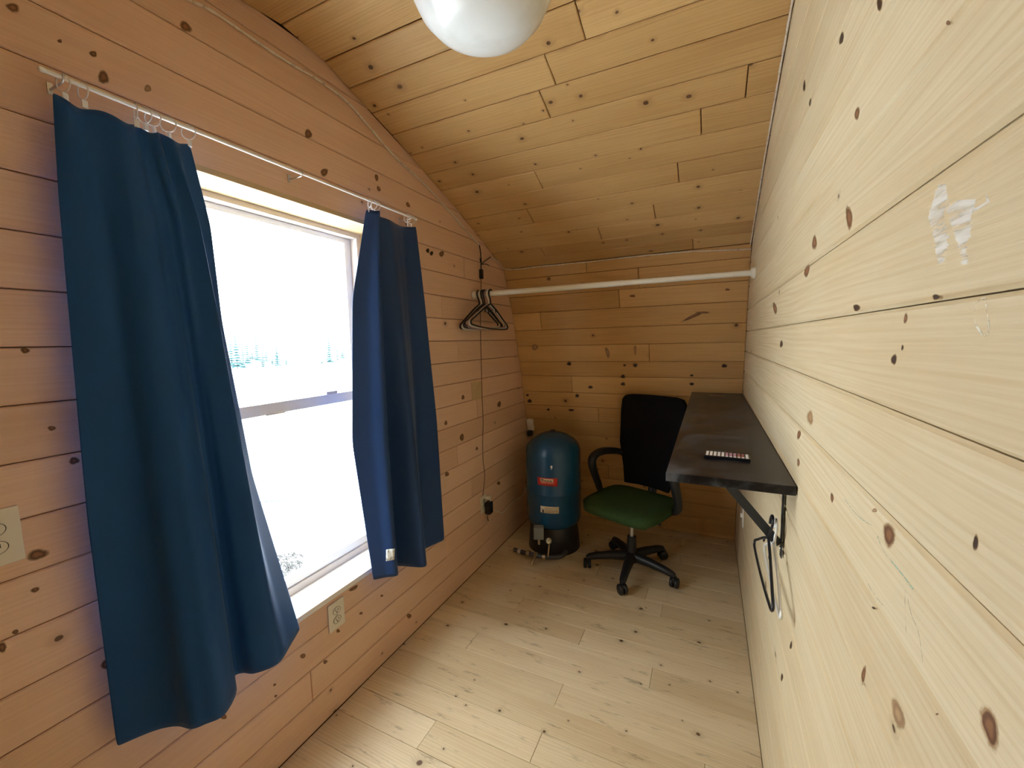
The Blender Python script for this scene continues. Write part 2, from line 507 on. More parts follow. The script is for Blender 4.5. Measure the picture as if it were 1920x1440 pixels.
# ------------------------------------------------------------------ window
WIN = thing('window_1', None, None, (XF, (WY0 + WY1) / 2, WZ0))
tag(WIN, 'tall double-hung window with white sashes set in a pine-lined recess', None, kind='structure')
inv = Matrix.Translation(-Vector(WIN.location))
def wbox(name, mtl, lo, hi, parent=WIN, bev=.0015):
    c = Vector([(a + b) / 2 for a, b in zip(lo, hi)])
    h = [(b - a) / 2 for a, b in zip(lo, hi)]
    return MB().obox(Matrix.Identity(4), h, bev).build(name, mtl, parent, inv @ Matrix.Translation(c))
def jamb(name, lo, hi, ax):
    c = Vector([(a + b) / 2 for a, b in zip(lo, hi)])
    h = [(b - a) / 2 for a, b in zip(lo, hi)]
    # object x along the length so that the grain runs with the board
    if ax == 'y':
        R = Matrix.Rotation(math.pi / 2, 4, 'Z'); hh = (h[1], h[0], h[2])
    else:
        R = Matrix.Rotation(-math.pi / 2, 4, 'Y'); hh = (h[2], h[1], h[0])
    return MB().obox(Matrix.Identity(4), hh, .001).build(name, W_JAMB, WIN, inv @ Matrix.Translation(c) @ R)
jamb('head_jamb', (XF - .01, WY0 - .018, WZ1), (XL + .001, WY1 + .018, WZ1 + .018), 'y')
jamb('side_jamb', (XF - .01, WY0 - .018, WZ0), (XL + .001, WY0, WZ1), 'z')
jamb('side_jamb', (XF - .01, WY1, WZ0), (XL + .001, WY1 + .018, WZ1), 'z')
SILLM = spotted('sill_white', (.82, .80, .76), (.60, .48, .34), 9, .60, .78, .45, stretch=(1, .4, 1))
wbox('sill_board', SILLM, (XF - .01, WY0 - .018, WZ0 - .022), (XL + .004, WY1 + .018, WZ0))
fy0, fy1, fz0, fz1 = WY0 + .002, WY1 - .002, WZ0 + .001, WZ1 - .001
xo = XF - .075
wbox('frame_side', VINYL_B, (xo, fy0, fz0), (XF, fy0 + .022, fz1)); wbox('frame_side', VINYL_B, (xo, fy1 - .022, fz0), (XF, fy1, fz1))
wbox('frame_head', VINYL_B, (xo, fy0 + .022, fz1 - .020), (XF, fy1 - .022, fz1)); wbox('frame_foot', VINYL_B, (xo, fy0 + .022, fz0), (XF, fy1 - .022, fz0 + .030))
def sash(name, xa, xb, z0, z1, rail0, rail1):
    y0, y1 = fy0 + .023, fy1 - .023
    st = .036
    s = wbox(name, VINYL, (xa, y0, z0), (xb, y1, z0 + rail0))
    def sub(nm, mtl, lo, hi):
        c = Vector([(a + b) / 2 for a, b in zip(lo, hi)]); h = [(b - a) / 2 for a, b in zip(lo, hi)]
        return MB().obox(Matrix.Identity(4), h, .0015).build(nm, mtl, s, (inv @ Matrix.Translation(c)) if False else s.matrix_basis.inverted() @ inv @ Matrix.Translation(c))
    sub('top_rail', VINYL, (xa, y0, z1 - rail1), (xb, y1, z1))
    sub('stile', VINYL, (xa, y0, z0 + rail0), (xb, y0 + st, z1 - rail1)); sub('stile', VINYL, (xa, y1 - st, z0 + rail0), (xb, y1, z1 - rail1))
    xm = (xa + xb) / 2
    sub('pane', GLASS, (xm - .002, y0 + st - .004, z0 + rail0 - .004), (xm + .002, y1 - st + .004, z1 - rail1 + .004))
    return s
sash('upper_sash', xo + .008, xo + .034, 1.252, fz1 - .021, .036, .022)
sash('lower_sash', XF - .036, XF - .008, fz0 + .031, 1.288, .038, .044)
wbox('sash_lock', VINYL_B, (XF - .034, 1.27, 1.288), (XF - .010, 1.33, 1.300), bev=.003)
wbox('finger_lift', VINYL_B, (XF - .008, .98, 1.243), (XF + .004, 1.06, 1.249), bev=.001)

# ------------------------------------------------------------------ curtains, rod, rings
def curtain(name, levels, mtl, label, sag=None, per=7, rows=44):
    """levels: list of (z, [(x,y) knots]) from top to bottom"""
    root = thing(name, label, 'curtain', (levels[0][1][0][0], levels[0][1][0][1], levels[-1][0]), group=None)
    zs = [l[0] for l in levels][::-1]
    grid = []
    for r in range(rows + 1):
        t = r / rows
        z = levels[0][0] + (levels[-1][0] - levels[0][0]) * t
        kn = []
        for k in range(len(levels[0][1])):
            xs = [l[1][k][0] for l in levels][::-1]; ys = [l[1][k][1] for l in levels][::-1]
            kn.append(Vector((lin(z, zs, xs), lin(z, zs, ys), z)))
        c = catmull(kn, per)
        m = len(c) - 1
        row = []
        for i, p in enumerate(c):
            q = p.copy()
            q.x += .003 * mnoise.noise(Vector((p.y * 9, z * 2.2, 3.1))) * (1 - abs(2 * t - 1) ** 3)
            if sag:
                q.z -= sag(i / m) * max(0, 1 - t * 6)
            row.append(q)
        grid.append(row)
    mb = MB().grid([[p - Vector(root.location) for p in r] for r in grid])
    cl = mb.build('cloth', mtl, root)
    sm = cl.modifiers.new('smooth', 'SUBSURF'); sm.levels = 1; sm.render_levels = 1
    so = cl.modifiers.new('thick', 'SOLIDIFY'); so.thickness = .0022; so.offset = 0
    return root, grid

def fabric(name, col, sheen):
    m = mat(name, col, .62, 0, .25)
    nt = m.node_tree; b = nt.nodes['Principled BSDF']
    b.inputs['Sheen Weight'].default_value = sheen; b.inputs['Sheen Roughness'].default_value = .45
    b.inputs['Sheen Tint'].default_value = (.55, .68, .9, 1)
    tc = N(nt, 'ShaderNodeTexCoord'); wv = N(nt, 'ShaderNodeTexNoise'); wv.inputs['Scale'].default_value = 900
    nt.links.new(tc.outputs['Object'], wv.inputs[0])
    bp = N(nt, 'ShaderNodeBump'); bp.inputs['Strength'].default_value = .08; bp.inputs['Distance'].default_value = .0005
    nt.links.new(wv.outputs[0], bp.inputs['Height']); nt.links.new(bp.outputs[0], b.inputs['Normal'])
    return m
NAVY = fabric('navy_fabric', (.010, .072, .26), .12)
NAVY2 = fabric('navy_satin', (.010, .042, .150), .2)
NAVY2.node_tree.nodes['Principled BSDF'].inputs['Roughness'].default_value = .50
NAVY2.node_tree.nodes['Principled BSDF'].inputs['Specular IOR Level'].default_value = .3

hemL = [(-1.310, .407), (-1.275, .468), (-1.236, .50), (-1.190, .512), (-1.172, .535), (-1.155, .572), (-1.200, .630), (-1.262, .662),
        (-1.255, .682), (-1.217, .698), (-1.190, .752), (-1.228, .822), (-1.268, .886)]
ys_top = [.437, .455, .485, .515, .540, .565, .583, .600, .615, .630, .650, .675, .700]
xs_top = [-1.292, -1.280, -1.296, -1.290, -1.276, -1.284, -1.300, -1.290, -1.276, -1.294, -1.280, -1.288, -1.295]
ys_up = [.430, .455, .490, .520, .545, .572, .595, .615, .630, .645, .668, .695, .728]
lv = [(2.056, list(zip(xs_top, ys_top)))]
for z, t, wd in ((1.85, .22, 1), (1.58, .42, 1), (1.10, .70, 1)):
    rr = []
    for k in range(13):
        xa = xs_top[k] * (1 - t) + hemL[k][0] * t
        ya = ys_up[k] * (1 - t) + hemL[k][1] * t
        rr.append((xa, ya))
    rr[-1] = (-1.29, {1.85: .731, 1.58: .738, 1.10: .785}[z]); rr[-2] = (rr[-2][0], rr[-1][1] - .055)
    rr[0] = (-1.29, {1.85: .425, 1.58: .416, 1.10: .402}[z])
    lv.append((z, rr))
lv.append((.520, hemL))
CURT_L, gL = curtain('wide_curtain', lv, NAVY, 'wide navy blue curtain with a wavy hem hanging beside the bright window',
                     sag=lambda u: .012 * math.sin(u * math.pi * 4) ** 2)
kR = [
    (2.058, [(-1.300, 1.350), (-1.278, 1.372), (-1.264, 1.392), (-1.292, 1.402), (-1.268, 1.450), (-1.282, 1.520), (-1.296, 1.585), (-1.280, 1.650)]),
    (1.690, [(-1.315, 1.262), (-1.285, 1.310), (-1.245, 1.352), (-1.300, 1.385), (-1.245, 1.450), (-1.270, 1.530), (-1.292, 1.600), (-1.275, 1.688)]),
    (1.100, [(-1.325, 1.222), (-1.285, 1.280), (-1.238, 1.335), (-1.300, 1.388), (-1.205, 1.448), (-1.240, 1.520), (-1.280, 1.590), (-1.255, 1.715)]),
    (0.470, [(-1.313, 1.280), (-1.278, 1.316), (-1.238, 1.354), (-1.298, 1.408), (-1.170, 1.455), (-1.215, 1.520), (-1.270, 1.583), (-1.236, 1.712)])]
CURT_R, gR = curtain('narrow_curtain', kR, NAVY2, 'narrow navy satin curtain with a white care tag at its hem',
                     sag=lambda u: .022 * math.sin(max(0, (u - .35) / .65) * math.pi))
# care tag, sewn near the hem of the first fold
p = Vector((-1.2585, 1.318, .515))
tagM = spotted('care_tag_white', (.78, .80, .78), (.35, .37, .36), 90, .52, .62, .6, stretch=(1, 1, .5))
rowi = gR[-4]
a, b_ = Vector(rowi[8]), Vector(rowi[13])
ex = (b_ - a); ex.z = 0; ex.normalize(); ez = Vector((0, 0, 1)); en = ex.cross(ez)
if en.x < 0: en = -en
c = (a + b_) / 2 + en * .010
mb = MB()
prof = [[c + ex * (u - .5) * .036 + ez * (v - .5) * .052 + en * (.0012 * math.sin(5 * u + 3 * v)) + ex * (v * .004) for u in (0, .25, .5, .75, 1)] for v in (0, .25, .5, .75, 1)]
mb.grid([[q - Vector(CURT_R.location) for q in r] for r in prof])
ct = mb.build('care_tag', tagM, CURT_R)
so = ct.modifiers.new('thick', 'SOLIDIFY'); so.thickness = .0008

# rod
RX, RZ_ = -1.290, 2.097
ROD = thing('curtain_rod', 'thin white curtain rod mounted across the top of the window', 'curtain rod', (RX, .425, RZ_))
L0 = Vector(ROD.location)
MB().tube([(0, 0, 0), (0, .62, 0)], .0052, 12).build('outer_tube', RODW, ROD)
MB().tube([(0, .60, 0), (0, 1.238, 0)], .0042, 12).build('inner_tube', RODW, ROD)
for y in (0, 1.24):
    MB().lathe([(.001, -.006), (.005, -.005), (.0064, -.001), (.0064, .003), (.005, .006), (.001, .007)], Matrix.Translation((0, y, 0)) @ Matrix.Rotation(math.pi / 2, 4, 'X'), 12).build('end_cap', RODW, ROD)
for y in (.03, .62, 1.20):
    br = MB().box((XL - RX + .0005, y - .005, -.018), (XL - RX + .0030, y + .005, .008), .001)
    br.tube([(XL - RX + .002, y, -.008), (-.02, y, -.009), (-.002, y, -.0075), (.005, y, .0), (.004, y, .006)], .0024, 6)
    br.build('bracket', METAL, ROD)

def ring_proto():
    r = thing('curtain_ring', 'x', 'curtain ring')
    R_ = .0185
    n = 24
    MB().tube([(R_ * math.sin(2 * math.pi * k / n), 0, -R_ + R_ * math.cos(2 * math.pi * k / n)) for k in range(n)], .0015, 6, closed=True).build('ring', CLEAR, r)
    MB().obox(Matrix.Translation((0, 0, -.047)), (.0022, .0055, .0085), .001).tube([(0, 0, -.0365), (0, 0, -.040)], .0015, 6).build('clip', CLEAR, r)
    return r
proto = ring_proto()
first = True
RINGS = [(y, 'clear clip ring holding the wide navy curtain on the rod', 'clip rings of the wide curtain', t) for y, t in
         ((.455, .35), (.487, .15), (.583, -.3), (.600, .5), (.617, .75), (.650, .8), (.697, .6))]
RINGS += [(y, 'clear clip ring holding the narrow satin curtain on the rod', 'clip rings of the narrow curtain', t) for y, t in
          ((1.362, -.5), (1.380, .5), (1.398, .7), (1.602, .3), (1.630, .6))]
for y, lb, g, t in RINGS:
    o = proto if first else copy_tree(proto)
    first = False
    o.matrix_basis = Matrix.Translation((RX, y, RZ_ + .0075)) @ Matrix.Rotation(t * .8, 4, 'Z') @ Matrix.Rotation(.05 * t, 4, 'X')
    tag(o, lb, 'curtain ring', g)

# ------------------------------------------------------------------ outlets and cords
def outlet(name, M, label, w_=.078, h_=.116, kind='duplex', mtl=IVORY, cat='outlet'):
    """local x = out of the wall, y = along the wall, z = up"""
    r = thing(name, label, cat); r.matrix_basis = M
    MB().obox(Matrix.Translation((.003, 0, 0)), (.003, w_ / 2, h_ / 2), .0018).build('cover_plate', mtl, r)
    if kind == 'duplex':
        for s in (-1, 1):
            f = MB()
            vs = []
            for k in range(20):
                a = 2 * math.pi * k / 20
                vs.append((.0015, max(-.0165, min(.0165, .0178 * math.cos(a))), .0142 * math.sin(a)))
            f.add([(x, y, z) for x, y, z in vs] + [(-.001, y, z) for x, y, z in vs], [tuple(range(20))] + [(k, k + 20, (k + 1) % 20 + 20, (k + 1) % 20) for k in range(20)])
            fo = f.build('receptacle', mtl, r, Matrix.Translation((.006, 0, s * .0195)))
            rim = MB().tube([(.0012, .0182 * math.cos(2 * math.pi * k / 20), .0146 * math.sin(2 * math.pi * k / 20)) for k in range(20)], .0007, 4, closed=True)
            rim.build('rim', SLOT, fo)
            for y in (-.0062, .0062):
                MB().box((.0012, y - .0011, -.001), (.0022, y + .0011, .0075)).build('slot', SLOT, fo)
            MB().tube([(.0012, 0, -.0065), (.0022, 0, -.0065)], .0026, 8).build('slot', SLOT, fo)
        MB().tube([(.0055, 0, 0), (.0072, 0, 0)], .003, 8).build('screw', METAL, r)
    else:
        MB().obox(Matrix.Translation((.010, 0, 0)), (.006, .005, .012), .002).build('toggle', mtl, r)
    return r
FX = Matrix.Identity(4)
outlet('wall_outlet', Matrix.Translation((XL + .001, 1.110, .405)), 'ivory duplex outlet in the boards below the window sill')
outlet('wall_outlet', Matrix.Translation((XL + .001, .277, 1.110)), 'large white outlet plate on the boards beside the wide curtain', w_=.080, h_=.122)
outlet('wall_outlet', Matrix.Translation((XL + .001, 2.335, .415)), 'outlet holding a black adapter and a white plug', w_=.072)
outlet('light_switch', Matrix.Translation((XR - .001, 2.655, .462)) @ Matrix.Rotation(math.pi, 4, 'Z'), 'white switch plate low on the wall beneath the desk', .075, .118, 'toggle', WHITE, 'switch')
nf = Vector((0, -1, -.24)).normalized()
Mo = Matrix.Translation((-1.318, yfar(.80) - .002, .80)) @ Matrix.Rotation(-math.pi / 2, 4, 'Z') @ Matrix.Rotation(.235, 4, 'Y')
OB = thing('surface_outlet', 'pale surface-mounted outlet box in the corner above the blue tank', 'outlet'); OB.matrix_basis = Mo
MB().obox(Matrix.Translation((.018, 0, .02)), (.016, .026, .05), .004).build('box', IVORY, OB)
for z in (.045, .005):
    MB().obox(Matrix.Translation((.0355, 0, z)), (.002, .016, .013), .002).build('receptacle', IVORY, OB)
MB().obox(Matrix.Translation((.045, 0, -.045)), (.022, .020, .022), .006).build('plug', BLACKP, OB)

# LED strips: white rope-like strips in the corners of the ceiling
LEDM = spotted('led_strip', (.74, .66, .56), (.50, .40, .32), 60, .5, .7, .5)
def strip(name, pts, label, r=.0045):
    o = Vector(pts[0])
    s = MB()
    cp = catmull([Vector(p) - o for p in pts], 5)
    cp = [p + Vector((.0008 * mnoise.noise(p * 30), .0008 * mnoise.noise(p * 31 + Vector((5, 0, 0))), .0012 * mnoise.noise(p * 29 + Vector((0, 7, 0))))) for p in cp]
    ob = s.tube(cp, [r * (1 + .22 * math.sin(i * 2.1)) for i in range(len(cp))], 8).build(name, LEDM, None, Matrix.Translation(o))
    return tag(ob, label, 'light strip')
lp = [(300, -28), (355, 0), (400, 22), (470, 70), (530, 110), (600, 152), (650, 190), (690, 235), (740, 293), (800, 350), (850, 405), (885, 445), (899, 459)]
strip('light_strip', [onx(x, y, XL + .007) for x, y in lp], 'pale light strip running down the window wall below the ceiling')
sp_ = [onx(920, 482, XL + .008), onx(934, 491, XL + .008), onx(944, 502, XL + .009)]
fp = [(952, 505), (975, 504), (1000, 501), (1050, 496), (1110, 490), (1180, 482), (1240, 476), (1300, 471), (1360, 469), (1408, 467)]
def onfar(px, py, off=.006):
    lo, hi = 1.8, 3.3
    for _ in range(40):
        y = (lo + hi) / 2; p = ony(px, py, y)
        if p.y < yfar(max(0, p.z)) - off: lo = y
        else: hi = y
    return p
strip('light_strip', sp_ + [onfar(x, y, .008) for x, y in fp], 'pale light strip along the top of the far wall above the pole')
rp = [(XR - .006, y, z - .006) for y, z in full_ceil if y > -.4]
strip('light_strip', rp, 'thin pale strip edging the ceiling along the bare wall', .0035)

# black lead with connector and controller, hanging to the adapter
CORDM = mat('dark_cord', (.035, .018, .014), .5)
lead = thing('adapter_lead', 'thin black power lead with inline controller hanging from the light strip', 'cord', onx(899, 459, XL + .008))
l0 = Vector(lead.location)
def wl(px, py, off=.006): return onx(px, py, XL + off) - l0
MB().tube(catmull([wl(899, 459, .008), wl(901, 472), wl(902, 485), wl(902, 497), wl(902, 506)]), .0035, 8).build('upper_lead', BLACKP, lead)
MB().tube([wl(901, 484, .008), wl(902, 492, .008)], .006, 8).build('connector', BLACKP, lead)
MB().tube(catmull([wl(903, 495, .009), wl(910, 489, .010), wl(920, 482, .008)]), .0030, 8).build('strip_lead', BLACKP, lead)
MB().tube(catmull([wl(903, 496, .009), wl(911, 495, .02), wl(917, 498, .022)]), .0026, 8).build('loose_lead', BLACKP, lead)
MB().obox(Matrix.Translation(wl(902.5, 514, .012)), (.010, .013, .030), .003).build('controller', BLACKP, lead)
cordpx = [(902, 523), (902, 545), (901, 575), (901, 612), (902, 660), (903, 700), (904, 745), (906, 790), (905, 830), (906, 865), (909, 890), (907, 915), (905, 932), (904, 940)]
MB().tube(catmull([wl(x, y, .004) for x, y in cordpx], 4), .0020, 6).build('cord', CORDM, lead)

ad = thing('power_adapter', 'black power adapter plugged into the outlet by the tank', 'adapter', (XL + .008, 2.350, .40))
MB().obox(Matrix.Translation((.022, .012, -.018)), (.021, .026, .042), .010).build('body', BLACKG, ad)
MB().tube(catmull([(.006, -.012, -.01), (.004, -.02, .02), (.004, -.018, .05)]), .002, 6).build('strain_relief', BLACKP, ad)
MB().tube(catmull([(.015, .012, -.062), (.010, .014, -.085), (.008, .022, -.110), (.008, .030, -.120), (.008, .018, -.112), (.012, .008, -.085), (.016, .004, -.064)]), .0017, 6).build('cord_loop', CORDM, ad)
wc = thing('white_power_cord', 'white cord looping along the boards from its plug to the tank', 'cord', (XL + .008, 2.352, .442))
w0 = Vector(wc.location)
MB().obox(Matrix.Translation((.018, .010, .012)), (.017, .013, .011), .005).build('plug', IVORY, wc)
cp_ = [Vector((.034, .014, .006)) + w0] + [onx(x, y, XL + o_) for x, y, o_ in ((922, 955, .03), (932, 958, .02), (942, 961, .014), (950, 954, .012), (958, 945, .012), (968, 936, .012), (976, 933, .012), (982, 924, .012), (986, 912, .012))]
MB().tube(catmull([p_ - w0 for p_ in cp_], 5), .0032, 8).build('cord', WHITE, wc)

# ------------------------------------------------------------------ closet pole and hangers
PA, PB = Vector((XL, 2.300, 1.800)), Vector((XR, 2.482, 1.822))
POLEM = mat('pole_white', (.80, .78, .70), .32)
pole = thing('closet_pole', 'long white closet pole spanning the alcove between the walls', 'pole', PA)
D = PB - PA
du = D.normalized()
MB().tube([du * .012, D * .585], .0165, 16).build('sleeve', POLEM, pole)
MB().tube([D * .58, D - du * .012], .0150, 16).build('tube', POLEM, pole)
for base, dr in ((Vector((0, 0, 0)), du), (D, -du)):
    q = dr.to_track_quat('Z', 'Y').to_matrix().to_4x4()
    MB().lathe([(.005, .001), (.030, .001), (.030, .004), (.026, .012), (.020, .018), (.018, .020), (.0, .020)], Matrix.Translation(base) @ q, 24).build('end_socket', IVORY, pole)

HB = mat('hanger_black', (.012, .012, .016), .30)
HW = mat('hanger_white', (.80, .79, .76), .30)
HM = mat('hanger_mauve', (.36, .24, .27), .32)
def hanger_meshes(hw, r=.0046):
    """local y across, z up, origin at the inside top of the hook"""
    h = MB()
    hook = []
    R_ = .021
    for k in range(15):
        a = math.radians(-40 + 220 * k / 14)
        hook.append((0, R_ * math.cos(a), R_ * math.sin(a) - R_ + .004))
    hook.append((0, -.017, -.033)); hook.append((0, -.004, -.050)); hook.append((0, 0, -.074))
    h.tube(catmull(hook, 3), .0042, 8)
    b = MB()
    e = hw
    sh = [(0, 0, -.074), (0, .022, -.083), (0, .075, -.107), (0, e - .045, -.160), (0, e - .012, -.177), (0, e, -.188), (0, e - .004, -.199), (0, e - .025, -.205), (0, .10, -.211), (0, 0, -.213)]
    loop = sh + [(0, -y, z) for x, y, z in sh[::-1][1:-1]]
    b.tube(catmull([Vector(p_) for p_ in loop] + [Vector(loop[0])], 3)[:-1], r, 8, closed=True)
    ns = [MB().tube(catmull([(0, s * .055, -.098), (0, s * .055, -.108), (0, s * .062, -.115), (0, s * .070, -.112)], 3), .0026, 6).mesh('strap_notch') for s in (-1, 1)]
    return h.mesh('hook'), b.mesh('frame'), ns[0], ns[1]
HPARTS = hanger_meshes(.215)
hmats = {}
def hanger(loc, rz, mtl, label, group, rx=0.0, scale=1.0):
    r = thing('clothes_hanger', label, 'hanger', group=group)
    r.matrix_basis = Matrix.Translation(loc) @ Matrix.Rotation(rz, 4, 'Z') @ Matrix.Rotation(rx, 4, 'X') @ Matrix.Scale(scale, 4)
    if mtl.name not in hmats:
        ms = [m_.copy() for m_ in HPARTS]
        for m_ in ms: m_.materials.append(mtl)
        hmats[mtl.name] = ms
    for nm, m_ in zip(('hook', 'frame', 'strap_notch', 'strap_notch'), hmats[mtl.name]):
        put(nm, m_, None, r)
    return r
def on_pole(t): return PA + du * t + Vector((0, 0, .0205))
g = 'hangers bunched at the end of the closet pole'
for t, m_, lb, rz, rx in ((0.036, HB, 'black hanger closest to the window wall on the closet pole', -.116, 0.045), (0.0495, HW, 'cream white hanger between black ones on the closet pole', -.116, 0.06),
                          (0.063, HB, 'black hanger between the cream and the mauve hangers on the pole', -.116, 0.015), (0.0765, HB, 'black hanger between the cream and the mauve hangers on the pole', -.116, -0.02),
                          (0.09, HM, 'dusky mauve hanger among the hangers on the closet pole', -.116, 0.03), (0.1035, HW, 'white hanger between the mauve and the outermost black hanger', -.116, -0.015),
                          (0.117, HB, 'outermost black hanger of the bunch on the closet pole', -.116, -0.045)):
    hanger(on_pole(t), rz + .116, m_, lb, g, rx, 1.12)

# ------------------------------------------------------------------ pressure tank
TX, TY, TR = -1.005, 2.760, .198
TB = thing('pressure_tank', 'dark blue upright pressure tank on a black stand in the corner', 'tank', (TX, TY, 0))
BLUE = spotted('tank_blue', (.005, .070, .165), (.004, .055, .13), 3, .4, .7, .26, .55)
prof = [(.05, .165), (.12, .170), (.165, .182), (.188, .205), (TR, .240), (TR, .43), (TR + .002, .436), (TR + .002, .444), (TR, .45), (TR, .705), (.194, .738), (.182, .766), (.155, .798), (.11, .826), (.055, .845), (.012, .849)]
MB().lathe(prof, n=48).build('body', BLUE, TB)
MB().lathe([(.022, .843), (.022, .858), (.016, .863), (.004, .864)], n=16).build('air_valve_cap', BLACKP, TB)
MB().lathe([(.182, .0), (.188, .004), (.180, .10), (.170, .19), (.165, .20), (.150, .20)], n=40).build('stand', BLACKP, TB)
def tank_patch(name, mtl, a0, a1, z0, z1, off, parent=TB, skew=0.0):
    rows = []
    for j in range(3):
        z = z0 + (z1 - z0) * j / 2
        rows.append([((TR + off) * math.cos(a0 + (a1 - a0) * k / 10), (TR + off) * math.sin(a0 + (a1 - a0) * k / 10), z - skew * k / 10) for k in range(11)])
    o = MB().grid(rows).build(name, mtl, parent)
    s_ = o.modifiers.new('thick', 'SOLIDIFY'); s_.thickness = .0006
    return o
RED = mat('label_red', (.55, .025, .02), .4)
CREAM = mat('label_cream', (.74, .64, .44), .45)
PALE = mat('label_white', (.80, .80, .78), .45)
INK = mat('label_ink', (.20, .10, .05), .6)
A = math.atan2(-TY, -TX)                 # direction from the tank to the camera
def ta(px, z):                            # angle on the tank for a picture column
    best = None
    for k in range(-60, 61):
        a_ = A + k * .02
        q = Vector((TX + TR * math.cos(a_), TY + TR * math.sin(a_), z)) - CAMP
        c_ = CAMR.transposed() @ q
        x_ = 960 + FPX * c_.x / -c_.z
        if best is None or abs(x_ - px) < best[0]: best = (abs(x_ - px), a_)
    return best[1]
a0, a1 = ta(1008, .5), ta(1045, .5)
lab = tank_patch('red_label', RED, a0, a1, .512, .568, .0012)
da = (a1 - a0)
tank_patch('name_panel', CREAM, a0 + da * .16, a0 + da * .80, .540, .562, .0024, lab)
for k, (u0, u1, z) in enumerate(((.20, .34, .551), (.36, .46, .549), (.48, .60, .549), (.62, .74, .549))):
    tank_patch('panel_script', INK, a0 + da * u0, a0 + da * u1, z - .004, z + .004 + (.003 if k == 0 else 0), .0034, lab)
for u0, u1, z in ((.18, .46, .532), (.50, .82, .531), (.18, .80, .520)):
    tank_patch('text_line', CREAM if z > .525 else INK, a0 + da * u0, a0 + da * u1, z - .0015, z + .0015, .0024, lab)
b0, b1 = ta(1013, .35), ta(1048, .35)
db = b1 - b0
lab2 = tank_patch('cream_label', CREAM, b0, b1, .318, .366, .0012)
for z in (.357, .350, .341, .334, .326):
    tank_patch('text_line', INK, b0 + db * .24, b0 + db * (.92 if z != .326 else .75), z - .0012, z + .0012, .0024, lab2)
for u0, u1, z0_, z1_, m_ in ((.03, .16, .345, .362, PALE), (.03, .10, .322, .338, PALE), (.11, .20, .320, .342, SLOT)):
    tank_patch('pictogram', m_, b0 + db * u0, b0 + db * u1, z0_, z1_, .0026, lab2)
c0 = ta(1034, .62)
tg = tank_patch('white_sticker', PALE, c0 - .030, c0 + .030, .637, .656, .0012)
tank_patch('sticker_stem', PALE, c0 - .010, c0 + .010, .627, .638, .0014, tg)
# fittings in front of the stand
def front(px, py, y): return ony(px, py, y) - Vector((TX, TY, 0))
pb = front(1010, 998, 2.515)
MB().obox(Matrix.Translation(pb) @ Matrix.Rotation(.35, 4, 'Z'), (.034, .026, .042), .004).build('pressure_switch', mat('switch_grey', (.20, .21, .19), .5), TB)
MB().tube([pb + Vector((0, 0, -.04)), pb + Vector((.002, 0, -.085))], .009, 10).build('switch_riser', METAL, TB)
gq = front(1029, 1014, 2.50)
gd = (CAMP - Vector((TX, TY, 0)) - gq).normalized()
gM = Matrix.Translation(gq) @ gd.to_track_quat('Z', 'Y').to_matrix().to_4x4() @ Matrix.Rotation(.3, 4, 'Y')
gg = MB().lathe([(.018, -.016), (.0235, -.014), (.0235, .004), (.021, .005), (.020, .002)], gM, 24).build('pressure_gauge', BLACKP, TB)
MB().lathe([(.0195, .0022), (.0195, .0032), (.001, .0034)], gM, 24).build('dial', mat('dial_cream', (.72, .66, .48), .4), gg)
MB().obox(gM @ Matrix.Translation((-.003, .003, .0042)) @ Matrix.Rotation(.8, 4, 'Z'), (.009, .0013, .0006)).build('needle', SLOT, gg)
brass = mat('brass', (.42, .34, .22), .35, 1.0)
y_ = gq.y
px_ = [Vector((-.20, y_ - .01, .045)), Vector((-.12, y_ - .02, .045)), Vector((.02, y_ - .02, .045)), Vector((.13, y_ + .02, .05)), Vector((.15, y_ + .08, .06))]
MB().tube(catmull(px_, 5), .015, 12).build('inlet_pipe', mat('pipe_dark', (.05, .05, .055), .35), TB)
MB().tube([gq + Vector((0, .008, -.018)), Vector((gq.x, y_ - .02, .05))], .006, 10).build('gauge_stem', brass, TB)
for x in (-.165, -.10, -.04, .02):
    MB().tube([(x, y_ - .018, .045), (x + .022, y_ - .019, .045)], .021, 8).build('coupling', brass if x > -.12 else METAL, TB)
MB().tube([(-.03, y_ - .03, .05), (-.03, y_ - .085, .035), (-.032, y_ - .10, .02)], [.011, .010, .008], 10).build('drain_valve', brass, TB)

# ------------------------------------------------------------------ office chair
CH = thing('office_chair', 'black office chair with a green seat standing under the wall desk', 'chair', (-.425, 2.625, 0), -.36)
# local: -y is the front of the seat
GREEN = spotted('seat_green', (.042, .082, .028), (.034, .066, .023), 120, .4, .6, .9, .1)
MESH_B = spotted('back_black', (.006, .006, .007), (.009, .009, .010), 200, .4, .6, .85, .1)
bm = bmesh.new()
bmesh.ops.create_grid(bm, x_segments=14, y_segments=14, size=1)
vs = []
for v in bm.verts:
    x, y = v.co.x, v.co.y
    # rounded square
    k = (abs(x) ** 5 + abs(y) ** 5) ** .2
    m_ = max(abs(x), abs(y))
    s_ = m_ / k if k > 0 else 1
    X, Y = x * s_ * .250, y * s_ * .235
    edge = max(0, m_ - .72) / .28
    z = .025 - .016 * edge ** 2 + (-.012 * max(0, -y) ** 3) - .008 * (1 - x * x) * (1 - y * y)
    v.co = Vector((X, Y - .02, .465 + z))
me = bpy.data.meshes.new('seat'); 
geom = bmesh.ops.extrude_face_region(bm, geom=bm.faces[:])
for e_ in geom['geom']:
    if isinstance(e_, bmesh.types.BMVert):
        e_.co.z = .418 + (.012 if abs(e_.co.x) > .23 else 0)
        e_.co.x *= .985; e_.co.y *= .985
bmesh.ops.recalc_face_normals(bm, faces=bm.faces[:])
bm.to_mesh(me); bm.free()
for p_ in me.polygons: p_.use_smooth = True
put('seat', me, GREEN, CH)
